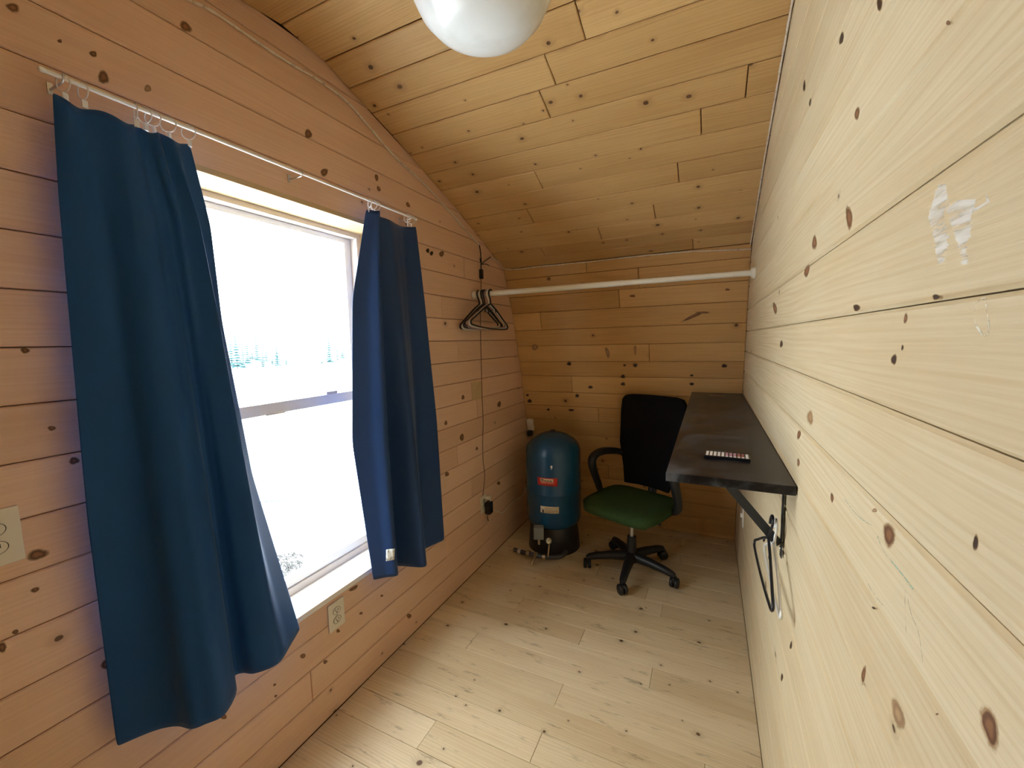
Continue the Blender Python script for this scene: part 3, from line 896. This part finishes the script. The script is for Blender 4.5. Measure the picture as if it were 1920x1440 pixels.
# backrest: tall panel narrowing to the bottom, curved
rows = []
for j in range(17):
    t = j / 16
    z = .50 + .615 * t
    hw_ = lin(t, [0, .18, .45, .8, .96, 1], [.150, .172, .218, .222, .214, .196])
    yb = .225 + .085 * t + .02 * math.sin(t * 3.0)
    rows.append([Vector((1.06 * hw_ * (k / 6) - .012, yb - .030 * (k / 6) ** 2 + (.0 if t < .97 else .004), z - (.010 * (k / 6) ** 6 if j == 16 else 0))) for k in range(-6, 7)])
bk = MB().grid(rows).build('backrest', MESH_B, CH)
so = bk.modifiers.new('thick', 'SOLIDIFY'); so.thickness = .028; so.offset = 0
bv = bk.modifiers.new('round', 'BEVEL'); bv.width = .008; bv.segments = 2; bv.limit_method = 'ANGLE'
MB().tube(catmull([(0, .06, .415), (0, .19, .41), (0, .265, .45), (0, .295, .60), (0, .305, .72)], 5), .018, 10, flat=1.6).build('back_support', BLACKP, CH)
for s in (-1, 1):
    ap = catmull([(s * .150, .05, .432), (s * .262, .05, .455), (s * .285, .035, .52), (s * .288, -.02, .64), (s * .285, -.02, .70), (s * .276, .04, .728), (s * .262, .14, .722), (s * .225, .235, .70), (s * .190, .262, .66)], 6)
    MB().tube(ap, [.018 + .010 * math.sin(math.pi * i / (len(ap) - 1)) for i in range(len(ap))], 10).build('armrest', BLACKP, CH)
MB().obox(Matrix.Translation((0, .0, .418)), (.085, .11, .020), .012).build('tilt_mechanism', BLACKP, CH)
MB().tube([(0, 0, .20), (0, 0, .41)], .0135, 16).build('gas_lift', METAL, CH)
MB().tube([(0, 0, .09), (0, 0, .232)], [.032, .028], 18).build('column_cover', BLACKP, CH)
MB().tube([(.05, -.02, .41), (.20, -.06, .405), (.225, -.065, .40)], [.005, .005, .011], 8).build('height_lever', BLACKP, CH)
MB().lathe([(.02, .065), (.045, .070), (.048, .115), (.036, .130), (.02, .132)], n=20).build('hub', BLACKP, CH)
def leg_mesh():
    l = MB()
    l.tube([(.03, 0, .100), (.12, 0, .098), (.22, 0, .088), (.268, 0, .078), (.283, 0, .068)], [.034, .029, .024, .021, .016], 10)
    return l.mesh('leg')
def caster_mesh():
    c_ = MB()
    for s in (-1, 1):
        c_.lathe([(.004, -.009), (.024, -.009), (.028, -.004), (.028, .004), (.024, .009), (.004, .009)], Matrix.Translation((.0, s * .013, .028)) @ Matrix.Rotation(math.pi / 2, 4, 'X'), 18)
    c_.tube([(0, 0, .03), (.0, 0, .078)], .007, 8)
    c_.obox(Matrix.Translation((0, 0, .045)), (.018, .008, .014), .005)
    return c_.mesh('caster')
LM, CM = leg_mesh(), caster_mesh()
for k in range(5):
    a_ = -math.pi / 2 + .36 + k * 2 * math.pi / 5 - .02
    lg = put('leg', LM, BLACKP, CH, Matrix.Rotation(a_, 4, 'Z'))
    put('caster', CM, BLACKP, lg, Matrix.Translation((.283, 0, 0)) @ Matrix.Rotation(.7 + k, 4, 'Z') @ Matrix.Scale(1.12, 4))

# ------------------------------------------------------------------ wall desk with bracket, remote, sticker, hangers
DZ = 1.132
DK = thing('wall_desk', 'long narrow black wall-mounted desk with dusty smudges on top', 'desk', (XR - .16, 1.175, DZ))
d0 = Vector(DK.location)
dm = mat('desk_black', (.010, .0095, .011), .34, 0, .28)
nt = dm.node_tree; b = nt.nodes['Principled BSDF']
tc = N(nt, 'ShaderNodeTexCoord')
n1 = N(nt, 'ShaderNodeTexNoise'); n1.inputs['Scale'].default_value = 5; n1.inputs['Detail'].default_value = 7; n1.inputs['Roughness'].default_value = .66; n1.inputs['Distortion'].default_value = 1.2
n2 = N(nt, 'ShaderNodeTexNoise'); n2.inputs['Scale'].default_value = 1.6; n2.inputs['Detail'].default_value = 2
mp = N(nt, 'ShaderNodeMapping'); mp.inputs['Scale'].default_value = (1, .9, 1); nt.links.new(tc.outputs['Object'], mp.inputs[0])
nt.links.new(mp.outputs[0], n1.inputs[0]); nt.links.new(tc.outputs['Object'], n2.inputs[0])
dust = mth(nt, 'MULTIPLY', sstep(nt, n1.outputs[0], .42, .72), sstep(nt, n2.outputs[0], .30, .5))
nt.links.new(mixc(nt, mth(nt, 'MULTIPLY', dust, .75), (.007, .0068, .0085), (.15, .17, .21)), b.inputs['Base Color'])
nt.links.new(mth(nt, 'MULTIPLY_ADD', dust, .20, .32), b.inputs['Roughness'])
yend = yfar(DZ) - .004
MB().box((-.100 - d0.x, 0, -.024), (XR - .003 - d0.x, yend - d0.y, 0), .0015).build('top_board', dm, DK)
BRM = mat('bracket_black', (.022, .026, .028), .45)
def bracket(y):
    bx = XR - .004 - d0.x
    yy = y - d0.y
    r_ = MB().box((bx - .003, yy - .012, -.26), (bx, yy + .012, -.025), .0008).build('bracket', BRM, DK)
    MB().box((-.085 - d0.x, yy - .012, -.028), (bx, yy + .012, -.0245), .0008).build('arm', BRM, r_)
    q0, q1 = Vector((bx - .006, yy, -.225)), Vector((-.045 - d0.x + .075, yy, -.030))
    dd = (q1 - q0)
    R_ = dd.to_track_quat('Z', 'X').to_matrix().to_4x4()
    MB().obox(Matrix.Translation((q0 + q1) / 2) @ R_, (.0125, .0022, dd.length / 2), .0008).build('strut', BRM, r_)
    for z in (-.05, -.235):
        MB().lathe([(.0045, 0), (.0045, .002), (.002, .0035)], Matrix.Translation((bx - .003, yy, z)) @ Matrix.Rotation(-math.pi / 2, 4, 'Y'), 10).build('screw', METAL, r_)
bracket(1.335); bracket(2.35)

REM = thing('remote_control', 'small black remote control with rows of pale buttons on the desk', 'remote', (.056, 1.391, DZ), -.04)
MB().obox(Matrix.Translation((0, 0, .0045)), (.0625, .028, .0042), .002).build('case', BLACKG, REM)
bmsh = MB().obox(Matrix.Identity(4), (.0036, .0042, .0008), .0004).mesh('button')
cols = {'w': mat('button_white', (.82, .82, .85), .4), 'p': mat('button_pink', (.55, .30, .42), .4), 'r': mat('button_red', (.40, .12, .14), .4)}
bms = {}
for k_, m_ in cols.items():
    bms[k_] = bmsh.copy(); bms[k_].materials.append(m_)
for i in range(11):
    for j in range(4):
        key = 'w' if i < 5 or i == 10 or j == 0 else ('p' if i < 8 else 'r')
        put('button', bms[key], None, REM, Matrix.Translation((-.0535 + i * .0107, -.0195 + j * .0125, .0093)))
STK = thing('desk_sticker', 'small brownish label stuck at the far end of the black desk', 'sticker', onz(1345, 741, DZ) + Vector((0, -.02, 0)))
MB().obox(Matrix.Translation((0, 0, .0005)), (.042, .014, .0004)).build('paper', mat('sticker_paper', (.50, .34, .24), .6), STK)
for y in (-.006, 0, .006):
    MB().obox(Matrix.Translation((0, y, .0010)), (.034, .0016, .0002)).build('text_line', INK, STK)

bx0 = Vector((XR - .030, 1.335, DZ - .192))
h1 = hanger((0, 0, 0), 0, HB, 'glossy black hanger hooked on the desk bracket', None)
h1.matrix_basis = Matrix.Translation((XR - .031, 1.322, .990)) @ Matrix.Rotation(.02, 4, 'Z') @ Matrix.Rotation(.115, 4, 'Y') @ Matrix.Scale(.86, 4)
h2 = hanger((0, 0, 0), 0, HW, 'white hanger hooked behind a black one on the desk bracket', None)
h2.matrix_basis = Matrix.Translation((XR - .022, 1.318, .982)) @ Matrix.Rotation(-.01, 4, 'Z') @ Matrix.Rotation(.03, 4, 'Y') @ Matrix.Scale(.87, 4)

# ------------------------------------------------------------------ ceiling lamp
LX, LY = -.577, 1.075
lampM = spotted('alabaster_glass', (.80, .82, .82), (.70, .71, .69), 4, .45, .65, .22, .5)
lb = lampM.node_tree.nodes['Principled BSDF']
lb.inputs['Subsurface Weight'].default_value = .25
lb.inputs['Subsurface Radius'].default_value = (.03, .03, .03)
LAMP = thing('ceiling_lamp', 'large white alabaster glass bowl lamp hung at the ceiling ridge', 'lamp', (LX, LY, 2.592))
MB().lathe([(.010, -.262), (.06, -.2585), (.105, -.246), (.143, -.223), (.172, -.192), (.190, -.155), (.197, -.118), (.196, -.100), (.192, -.100), (.145, -.14), (.06, -.18), (.01, -.185)], n=56).build('glass_bowl', lampM, LAMP)
MB().lathe([(.075, -.012), (.080, -.030), (.070, -.05), (.015, -.055)], n=32).build('canopy', mat('brushed_nickel', (.55, .53, .50), .35, 1.0), LAMP)
MB().tube([(0, 0, -.04), (0, 0, -.19)], .008, 12).build('stem', METAL, LAMP)
for k in range(3):
    a_ = k * 2.094
    MB().tube([(.05 * math.cos(a_), .05 * math.sin(a_), -.05), (.193 * math.cos(a_), .193 * math.sin(a_), -.115)], .004, 8).build('arm', METAL, LAMP)

# ------------------------------------------------------------------ marks on the bare wall: white smears, chalk ring, green crayon
def paint(name, col, lo, hi, scale, stretch):
    """thin translucent mark: paint that covers the wood only in streaks"""
    m = mat(name, col, .75, 0, .2); nt = m.node_tree; b = nt.nodes['Principled BSDF']
    tc = N(nt, 'ShaderNodeTexCoord'); mp = N(nt, 'ShaderNodeMapping'); mp.inputs['Scale'].default_value = stretch
    n = N(nt, 'ShaderNodeTexNoise'); n.inputs['Scale'].default_value = scale; n.inputs['Detail'].default_value = 4
    nt.links.new(tc.outputs['Object'], mp.inputs[0]); nt.links.new(mp.outputs[0], n.inputs[0])
    nt.links.new(mth(nt, 'MULTIPLY', sstep(nt, n.outputs[0], lo, hi), .85), b.inputs['Alpha'])
    return m
SM = paint('smear_white', (.78, .75, .69), .26, .58, 70, (1, .22, 2.2))
CR = paint('crayon_green', (.30, .55, .46), .30, .75, 120, (1, 1, 1))
PEN = paint('pencil_grey', (.36, .34, .28), .35, .7, 120, (1, 1, 1))
def wallmark(name, polys, mtl, parent=WR):
    mb = MB()
    for poly in polys:
        vs = [onx(x, y, XR - .00022) for x, y in poly]
        n = len(vs)
        h = n // 2
        mb.add(vs, [(k, k + 1, n - 2 - k, n - 1 - k) for k in range(h - 1)])
    return mb.build(name, mtl, parent)
rg = random.Random(3)
def ragged(left, right, steps, jit):
    """smear outline between two picture edges, with comb-like ragged sides"""
    a_, b__ = [], []
    for k in range(steps + 1):
        t = k / steps
        y = left[0][1] + (left[-1][1] - left[0][1]) * t
        xl_ = lin(y, [p[1] for p in left], [p[0] for p in left]); xr_ = lin(y, [p[1] for p in right], [p[0] for p in right])
        a_.append((xl_ - rg.random() * jit, y)); b__.append((xr_ + rg.random() * jit, y - 1.5))
    return a_ + b__[::-1]
wallmark('white_smear', [ragged([(1762, 346), (1752, 380), (1744, 405), (1752, 430), (1756, 460), (1762, 494)], [(1771, 346), (1773, 370), (1778, 380), (1764, 405), (1774, 430), (1774, 460), (1767, 494)], 60, 6.0)], SM)
wallmark('white_smear', [ragged([(1800, 375), (1776, 392), (1782, 405), (1788, 425), (1797, 448), (1803, 468), (1808, 496)], [(1826, 375), (1824, 392), (1818, 410), (1818, 432), (1812, 450), (1807, 468), (1811, 496)], 56, 7.0),
                         [(1822, 394), (1850, 378), (1848, 360), (1853, 362), (1856, 378), (1838, 390), (1824, 398)]], SM)
ring_o = [(1834, 564), (1846, 561), (1850, 580), (1853, 600), (1853, 622), (1848, 628), (1838, 622), (1829, 606), (1827, 585)]
def ribbon(name, px, wd, mtl, closed=False):
    """flat mark following picture points on the bare wall"""
    c_ = catmull([onx(x, y, XR - .00026) for x, y in (px + px[:1] if closed else px)], 3)
    mb = MB(); rows = []
    for i, p_ in enumerate(c_):
        d_ = (c_[min(i + 1, len(c_) - 1)] - c_[max(i - 1, 0)]).normalized()
        n_ = Vector((0, -d_.z, d_.y)) * wd * .5
        rows.append([p_ - n_, p_ + n_])
    return mb.grid(rows).build(name, mtl, WR)
ribbon('chalk_ring', ring_o, .0028, paint('chalk_faint', (.76, .71, .58), .40, .7, 90, (1, 1, 1)), True)
def stroke(name, px, r, mtl):
    return ribbon(name, px, r * 2, mtl)
stroke('green_crayon_line', [(1645, 1005), (1655, 1030), (1672, 1053), (1690, 1075), (1700, 1088), (1712, 1105)], .0010, CR)
stroke('green_crayon_line', [(1584, 936), (1600, 958), (1618, 975), (1635, 985)], .0006, CR)
stroke('pencil_line', [(1699, 1190), (1697, 1106), (1708, 1150), (1722, 1185), (1730, 1240)], .0005, PEN)
stroke('pencil_line', [(1620, 1080), (1635, 1108), (1655, 1135)], .0005, PEN)

# knots that can be made out one by one
def knot_mat(name, core, rim):
    """knot wood: its colour rings and soft edge follow the distance from the heart of the knot"""
    m = mat(name, core, .55, 0, .3); nt = m.node_tree; b = nt.nodes['Principled BSDF']
    at = N(nt, 'ShaderNodeAttribute', attribute_name='rad')
    tc = N(nt, 'ShaderNodeTexCoord'); n = N(nt, 'ShaderNodeTexNoise'); n.inputs['Scale'].default_value = 160; n.inputs['Detail'].default_value = 3
    nt.links.new(tc.outputs['Object'], n.inputs[0])
    r = mth(nt, 'ADD', at.outputs['Fac'], mth(nt, 'MULTIPLY_ADD', n.outputs[0], .30, -.15))
    ringv = mth(nt, 'MULTIPLY', sstep(nt, r, .22, .50), sstep(nt, r, .80, .58))
    col = mixc(nt, mth(nt, 'MULTIPLY', ringv, .8), core, rim)
    col = mixc(nt, sstep(nt, r, .58, .80), col, (.50, .33, .17))
    nt.links.new(col, b.inputs['Base Color'])
    nt.links.new(sstep(nt, r, 1.0, .55), b.inputs['Alpha'])
    return m
KB = knot_mat('knot_brown', (.26, .12, .055), (.10, .042, .02))
KD = knot_mat('knot_dark', (.04, .02, .012), (.05, .025, .014))
KP = knot_mat('knot_pale', (.42, .27, .14), (.24, .13, .065))
def knots(parent, fn, lst):
    for (x, y, rx, ry, tilt, m_) in lst:
        t = math.radians(tilt)
        pts = []
        for k in range(16):
            a_ = 2 * math.pi * k / 16
            j_ = 1.32 * (1 + .08 * math.sin(3 * a_ + x))
            u, v = rx * j_ * math.cos(a_), ry * j_ * math.sin(a_)
            pts.append(fn(x + u * math.cos(t) - v * math.sin(t), y + u * math.sin(t) + v * math.cos(t)))
        c_ = fn(x, y)
        o = MB().add([Vector()] + [p_ - c_ for p_ in pts], [(0, k + 1, (k + 1) % 16 + 1) for k in range(16)]).build('knot', m_, parent, Matrix.Translation(c_))
        at = o.data.attributes.new('rad', 'FLOAT', 'POINT')
        at.data.foreach_set('value', [0.0] + [1.0] * 16)
knots(WR, lambda x, y: onx(x, y, XR - .0002), [
    (1856, 1364, 13, 38, -14, KB), (1684, 1340, 9, 27, -16, KP), (1667, 1003, 10, 21, -6, KB), (1829, 1018, 5, 14, 5, KD), (1755, 557, 7, 5, 0, KD), (1606, 577, 6, 6, 30, KD),
    (1592, 408, 5.5, 20, -4, KB), (1527, 455, 4, 12, 3, KB), (1513, 508, 4, 11, 14, KB), (1676, 674, 5, 9, 8, KD), (1692, 652, 2, 5, 8, KD), (1698, 597, 3, 9, 8, KB), (1519, 783, 5, 12, -4, KP), (1498, 815, 3, 8, 10, KB),
    (1560, 933, 2.6, 8, -4, KB), (1497, 867, 2.2, 7, 0, KB), (1453, 578, 3, 10, -10, KB), (1607, 213, 4, 11, 8, KB), (1578, 72, 3.5, 11, 12, KD), (1649, 8, 5, 11, 0, KD), (1508, 161, 2, 10, 4, KD), (1519, 192, 1.8, 7, 8, KD),
    (1778, 43, 4, 4, 0, KB), (1465, 645, 2.5, 6, 5, KD), (1640, 957, 4, 3.5, 0, KP), (1638, 1140, 3.5, 2, 35, KD), (1619, 1265, 3.5, 16, 8, KB), (1757, 1339, 2.5, 2, 0, KB), (1483, 1210, 2, 7, 8, KD), (1466, 1270, 2, 7, 4, KD)])
knots(WL, lambda x, y: onx(x, y, XL + .00095), [
    (24, 14, 12, 7, 20, KB), (175, 101, 7, 5, 25, KB), (112, 77, 4, 3, 15, KB), (194, 145, 9, 12, -20, KB), (277, 166, 6, 6, 0, KP), (348, 50, 12, 7, 42, KB), (578, 251, 6, 8, -15, KB), (608, 323, 6, 7, 30, KB), (706, 333, 3, 6, -10, KB), (710, 354, 3, 5, -25, KB),
    (765, 384, 3, 5, -30, KB), (802, 470, 3, 4, 0, KD), (809, 475, 3, 4, 20, KD), (828, 476, 4, 5, 20, KB), (892, 727, 2, 4, 0, KB), (868, 745, 2.5, 4, 5, KB), (936, 758, 3, 5, 15, KB), (836, 793, 2.5, 4, 8, KB), (866, 820, 3.5, 6, 5, KB), (894, 841, 2, 3, 10, KB), (838, 889, 3.5, 4, 20, KB), (935, 906, 3, 3, 0, KB),
    (47, 657, 8, 5, 10, KB), (97, 803, 7, 4, 0, KB), (139, 864, 9, 6, -10, KB), (70, 1040, 19, 9, -14, KB), (66, 1106, 8, 4, -20, KB), (29, 1185, 6, 4, -20, KB), (4, 1214, 8, 9, 0, KB), (199, 1246, 9, 8, -30, KB),
    (568, 1230, 5, 4, -30, KB), (610, 1241, 4, 3, -40, KB), (767, 1155, 4, 4, -40, KB), (663, 1103, 9, 3, -32, KB), (515, 1284, 3, 2, -40, KB), (517, 1305, 3, 2, -40, KB), (419, 1343, 5, 6, -40, KB), (716, 1117, 2.5, 2, -30, KB), (677, 1150, 3, 2, -30, KB), (634, 1183, 3, 3, -30, KB)])
knots(wall_objs['wall_far'], lambda x, y: onfar(x, y, .0010), [
    (1029, 523, 3.5, 3, 0, KB), (1186, 555, 5, 2, 0, KB), (1364, 543, 4, 2, 0, KB), (1300, 593, 20, 2.6, -24, KB), (1318, 586, 12, 1.6, 0, KB), (1067, 682, 4, 3.5, 0, KD), (1191, 685, 4, 3.5, 0, KD), (1171, 685, 2.5, 2, 0, KD), (1168, 706, 4, 3.5, 0, KD), (1168, 720, 4, 3, 0, KD), (1107, 726, 4, 2.6, 0, KD),
    (1082, 742, 3.5, 3.2, 0, KD), (1297, 704, 3, 2, 0, KD), (1297, 720, 4, 2.6, 0, KD), (1358, 686, 5, 3.4, 0, KD), (993, 752, 4, 3.2, 0, KD), (989, 741, 2.5, 2, 0, KD), (1028, 768, 2.5, 2, 0, KD), (1071, 769, 5, 2, 0, KD), (1003, 651, 5, 5, 45, KP), (1139, 661, 3, 9, -15, KP), (1191, 656, 2, 8, 0, KP)])

# ------------------------------------------------------------------ outdoors: snowy field, spruces, a shed roof
GZ = -2.6
SNOW = spotted('snow', (.86, .88, .90), (.80, .82, .84), .6, .4, .7, .8, .2)
gr = MB().grid([[( -150 + 148.4 * i / 24, -60 + 260 * j / 24, GZ + (.25 * mnoise.noise(Vector((i * .7, j * .7, 0))) if i < 22 else 0)) for j in range(25)] for i in range(25)]).build('snowy_ground', SNOW)
tag(gr, kind='structure')
twig = mat('dry_grass', (.04, .04, .04), .9)
mb = MB()
rg = random.Random(11)
for k in range(260):
    c_ = onz(rg.uniform(512, 572), rg.uniform(1040, 1085), GZ)
    gz = GZ + .02
    a_ = rg.uniform(0, 6.28); l_ = rg.uniform(.05, .16)
    mb.tube([(c_.x, c_.y, gz), (c_.x + l_ * .5 * math.cos(a_), c_.y + l_ * .5 * math.sin(a_), gz + rg.uniform(.02, .10)), (c_.x + l_ * math.cos(a_), c_.y + l_ * math.sin(a_), gz + .01)], .006, 4)
tag(mb.build('dead_grass', twig), 'dead grass stems poking through the snow below the window', 'grass', kind='stuff')
SPR = spotted('spruce_haze_tint', (.018, .052, .058), (.06, .10, .105), 3.0, .40, .62, .9, .1)  # pale teal of haze and overexposure is put into the foliage colour
BARK = mat('spruce_bark', (.05, .045, .045), .9)
def spruce_meshes(seed):
    r_ = random.Random(seed)
    f = MB()
    H = 1.0
    for t in range(13):
        z = .10 + .86 * t / 12
        R_ = (.19 * (1 - z) + .012) * r_.uniform(.75, 1.15)
        nb = max(5, int(11 * (1 - z)) + 4)
        ph = r_.random() * 6
        for k in range(nb):
            a_ = ph + 2 * math.pi * k / nb + r_.uniform(-.2, .2)
            L_ = R_ * r_.uniform(.65, 1.15)
            ca, sa = math.cos(a_), math.sin(a_)
            w_ = L_ * .28 + .006
            tip = (L_ * ca, L_ * sa, z - L_ * .35)
            mid = (L_ * .55 * ca, L_ * .55 * sa, z - L_ * .05)
            f.add([(0, 0, z + .02), (mid[0] - sa * w_, mid[1] + ca * w_, mid[2] - .02), tip, (mid[0] + sa * w_, mid[1] - ca * w_, mid[2] - .02), (mid[0], mid[1], mid[2] + .012), (mid[0], mid[1], mid[2] - .03)],
                  [(0, 1, 4), (1, 2, 4), (2, 3, 4), (3, 0, 4), (0, 5, 1), (1, 5, 2), (2, 5, 3), (3, 5, 0)])
    t_ = MB().tube([(0, 0, 0), (0, 0, .5), (0, 0, .99)], [.016, .010, .002], 6)
    return f.mesh('foliage'), t_.mesh('trunk')
prot = [spruce_meshes(s) for s in range(4)]
trees = [(446, 622, 692), (458, 640, 696), (466, 632, 690), (474, 638, 684), (484, 628, 688), (494, 645, 690), (500, 640, 682), (512, 652, 692), (520, 648, 686), (530, 655, 690), (521, 640, 688), (538, 652, 688), (548, 665, 690),
         (577, 660, 686), (596, 645, 680), (604, 655, 682), (619, 624, 686), (634, 640, 684), (643, 632, 682), (650, 650, 680), (655, 640, 678), (436, 630, 694), (428, 640, 694), (665, 642, 680), (676, 636, 680)]
rg = random.Random(5)
for k, (px, pt, pb_) in enumerate(trees):
    base = onz(px, pb_ + rg.uniform(-1, 1), GZ) * (1 + .10 * (k % 5))
    base.z = GZ
    rtop = ray(px, pt)
    dist = math.hypot(base.x, base.y)
    h_ = CAMP.z + rtop.z / math.hypot(rtop.x, rtop.y) * dist - GZ
    t_ = thing('spruce_tree', 'distant haze-tinted spruce at the far edge of the snowy field', 'tree', base, rg.random() * 6, 'spruces at the edge of the field')
    t_.scale = (h_ * .9, h_ * .9, h_)
    fo, tr_ = prot[k % 4]
    put('foliage', fo, SPR, t_); put('trunk', tr_, BARK, t_)
# small shed roof half buried in snow
s0 = onz(514, 927, GZ)
SH = thing('snowy_shed', 'low grey-blue shed with a snow-laden roof out in the snow', 'shed', (s0.x, s0.y, GZ), .62)
shm = mat('shed_metal', (.055, .08, .10), .5)
MB().add([(-.5, -.55, 0), (.5, -.55, 0), (.5, .55, 0), (-.5, .55, 0), (-.5, -.55, .12), (.5, -.55, .12), (.5, .55, .12), (-.5, .55, .12)], [(0, 1, 5, 4), (1, 2, 6, 5), (2, 3, 7, 6), (3, 0, 4, 7)]).add(
    [(.5, -.55, .12), (.5, .55, .12), (.5, 0, .50), (-.5, -.55, .12), (-.5, .55, .12), (-.5, 0, .50)], [(0, 1, 2), (4, 3, 5)]).build('wall', shm, SH)
for s in (-1, 1):
    MB().add([(-.6, s * .66, .06), (.6, s * .66, .06), (.6, 0, .52), (-.6, 0, .52), (-.6, s * .66, .10), (.6, s * .66, .10), (.6, 0, .57), (-.6, 0, .57)],
             [(0, 1, 2, 3), (4, 7, 6, 5), (0, 4, 5, 1), (1, 5, 6, 2), (2, 6, 7, 3), (3, 7, 4, 0)]).build('roof_panel', SNOW, SH)
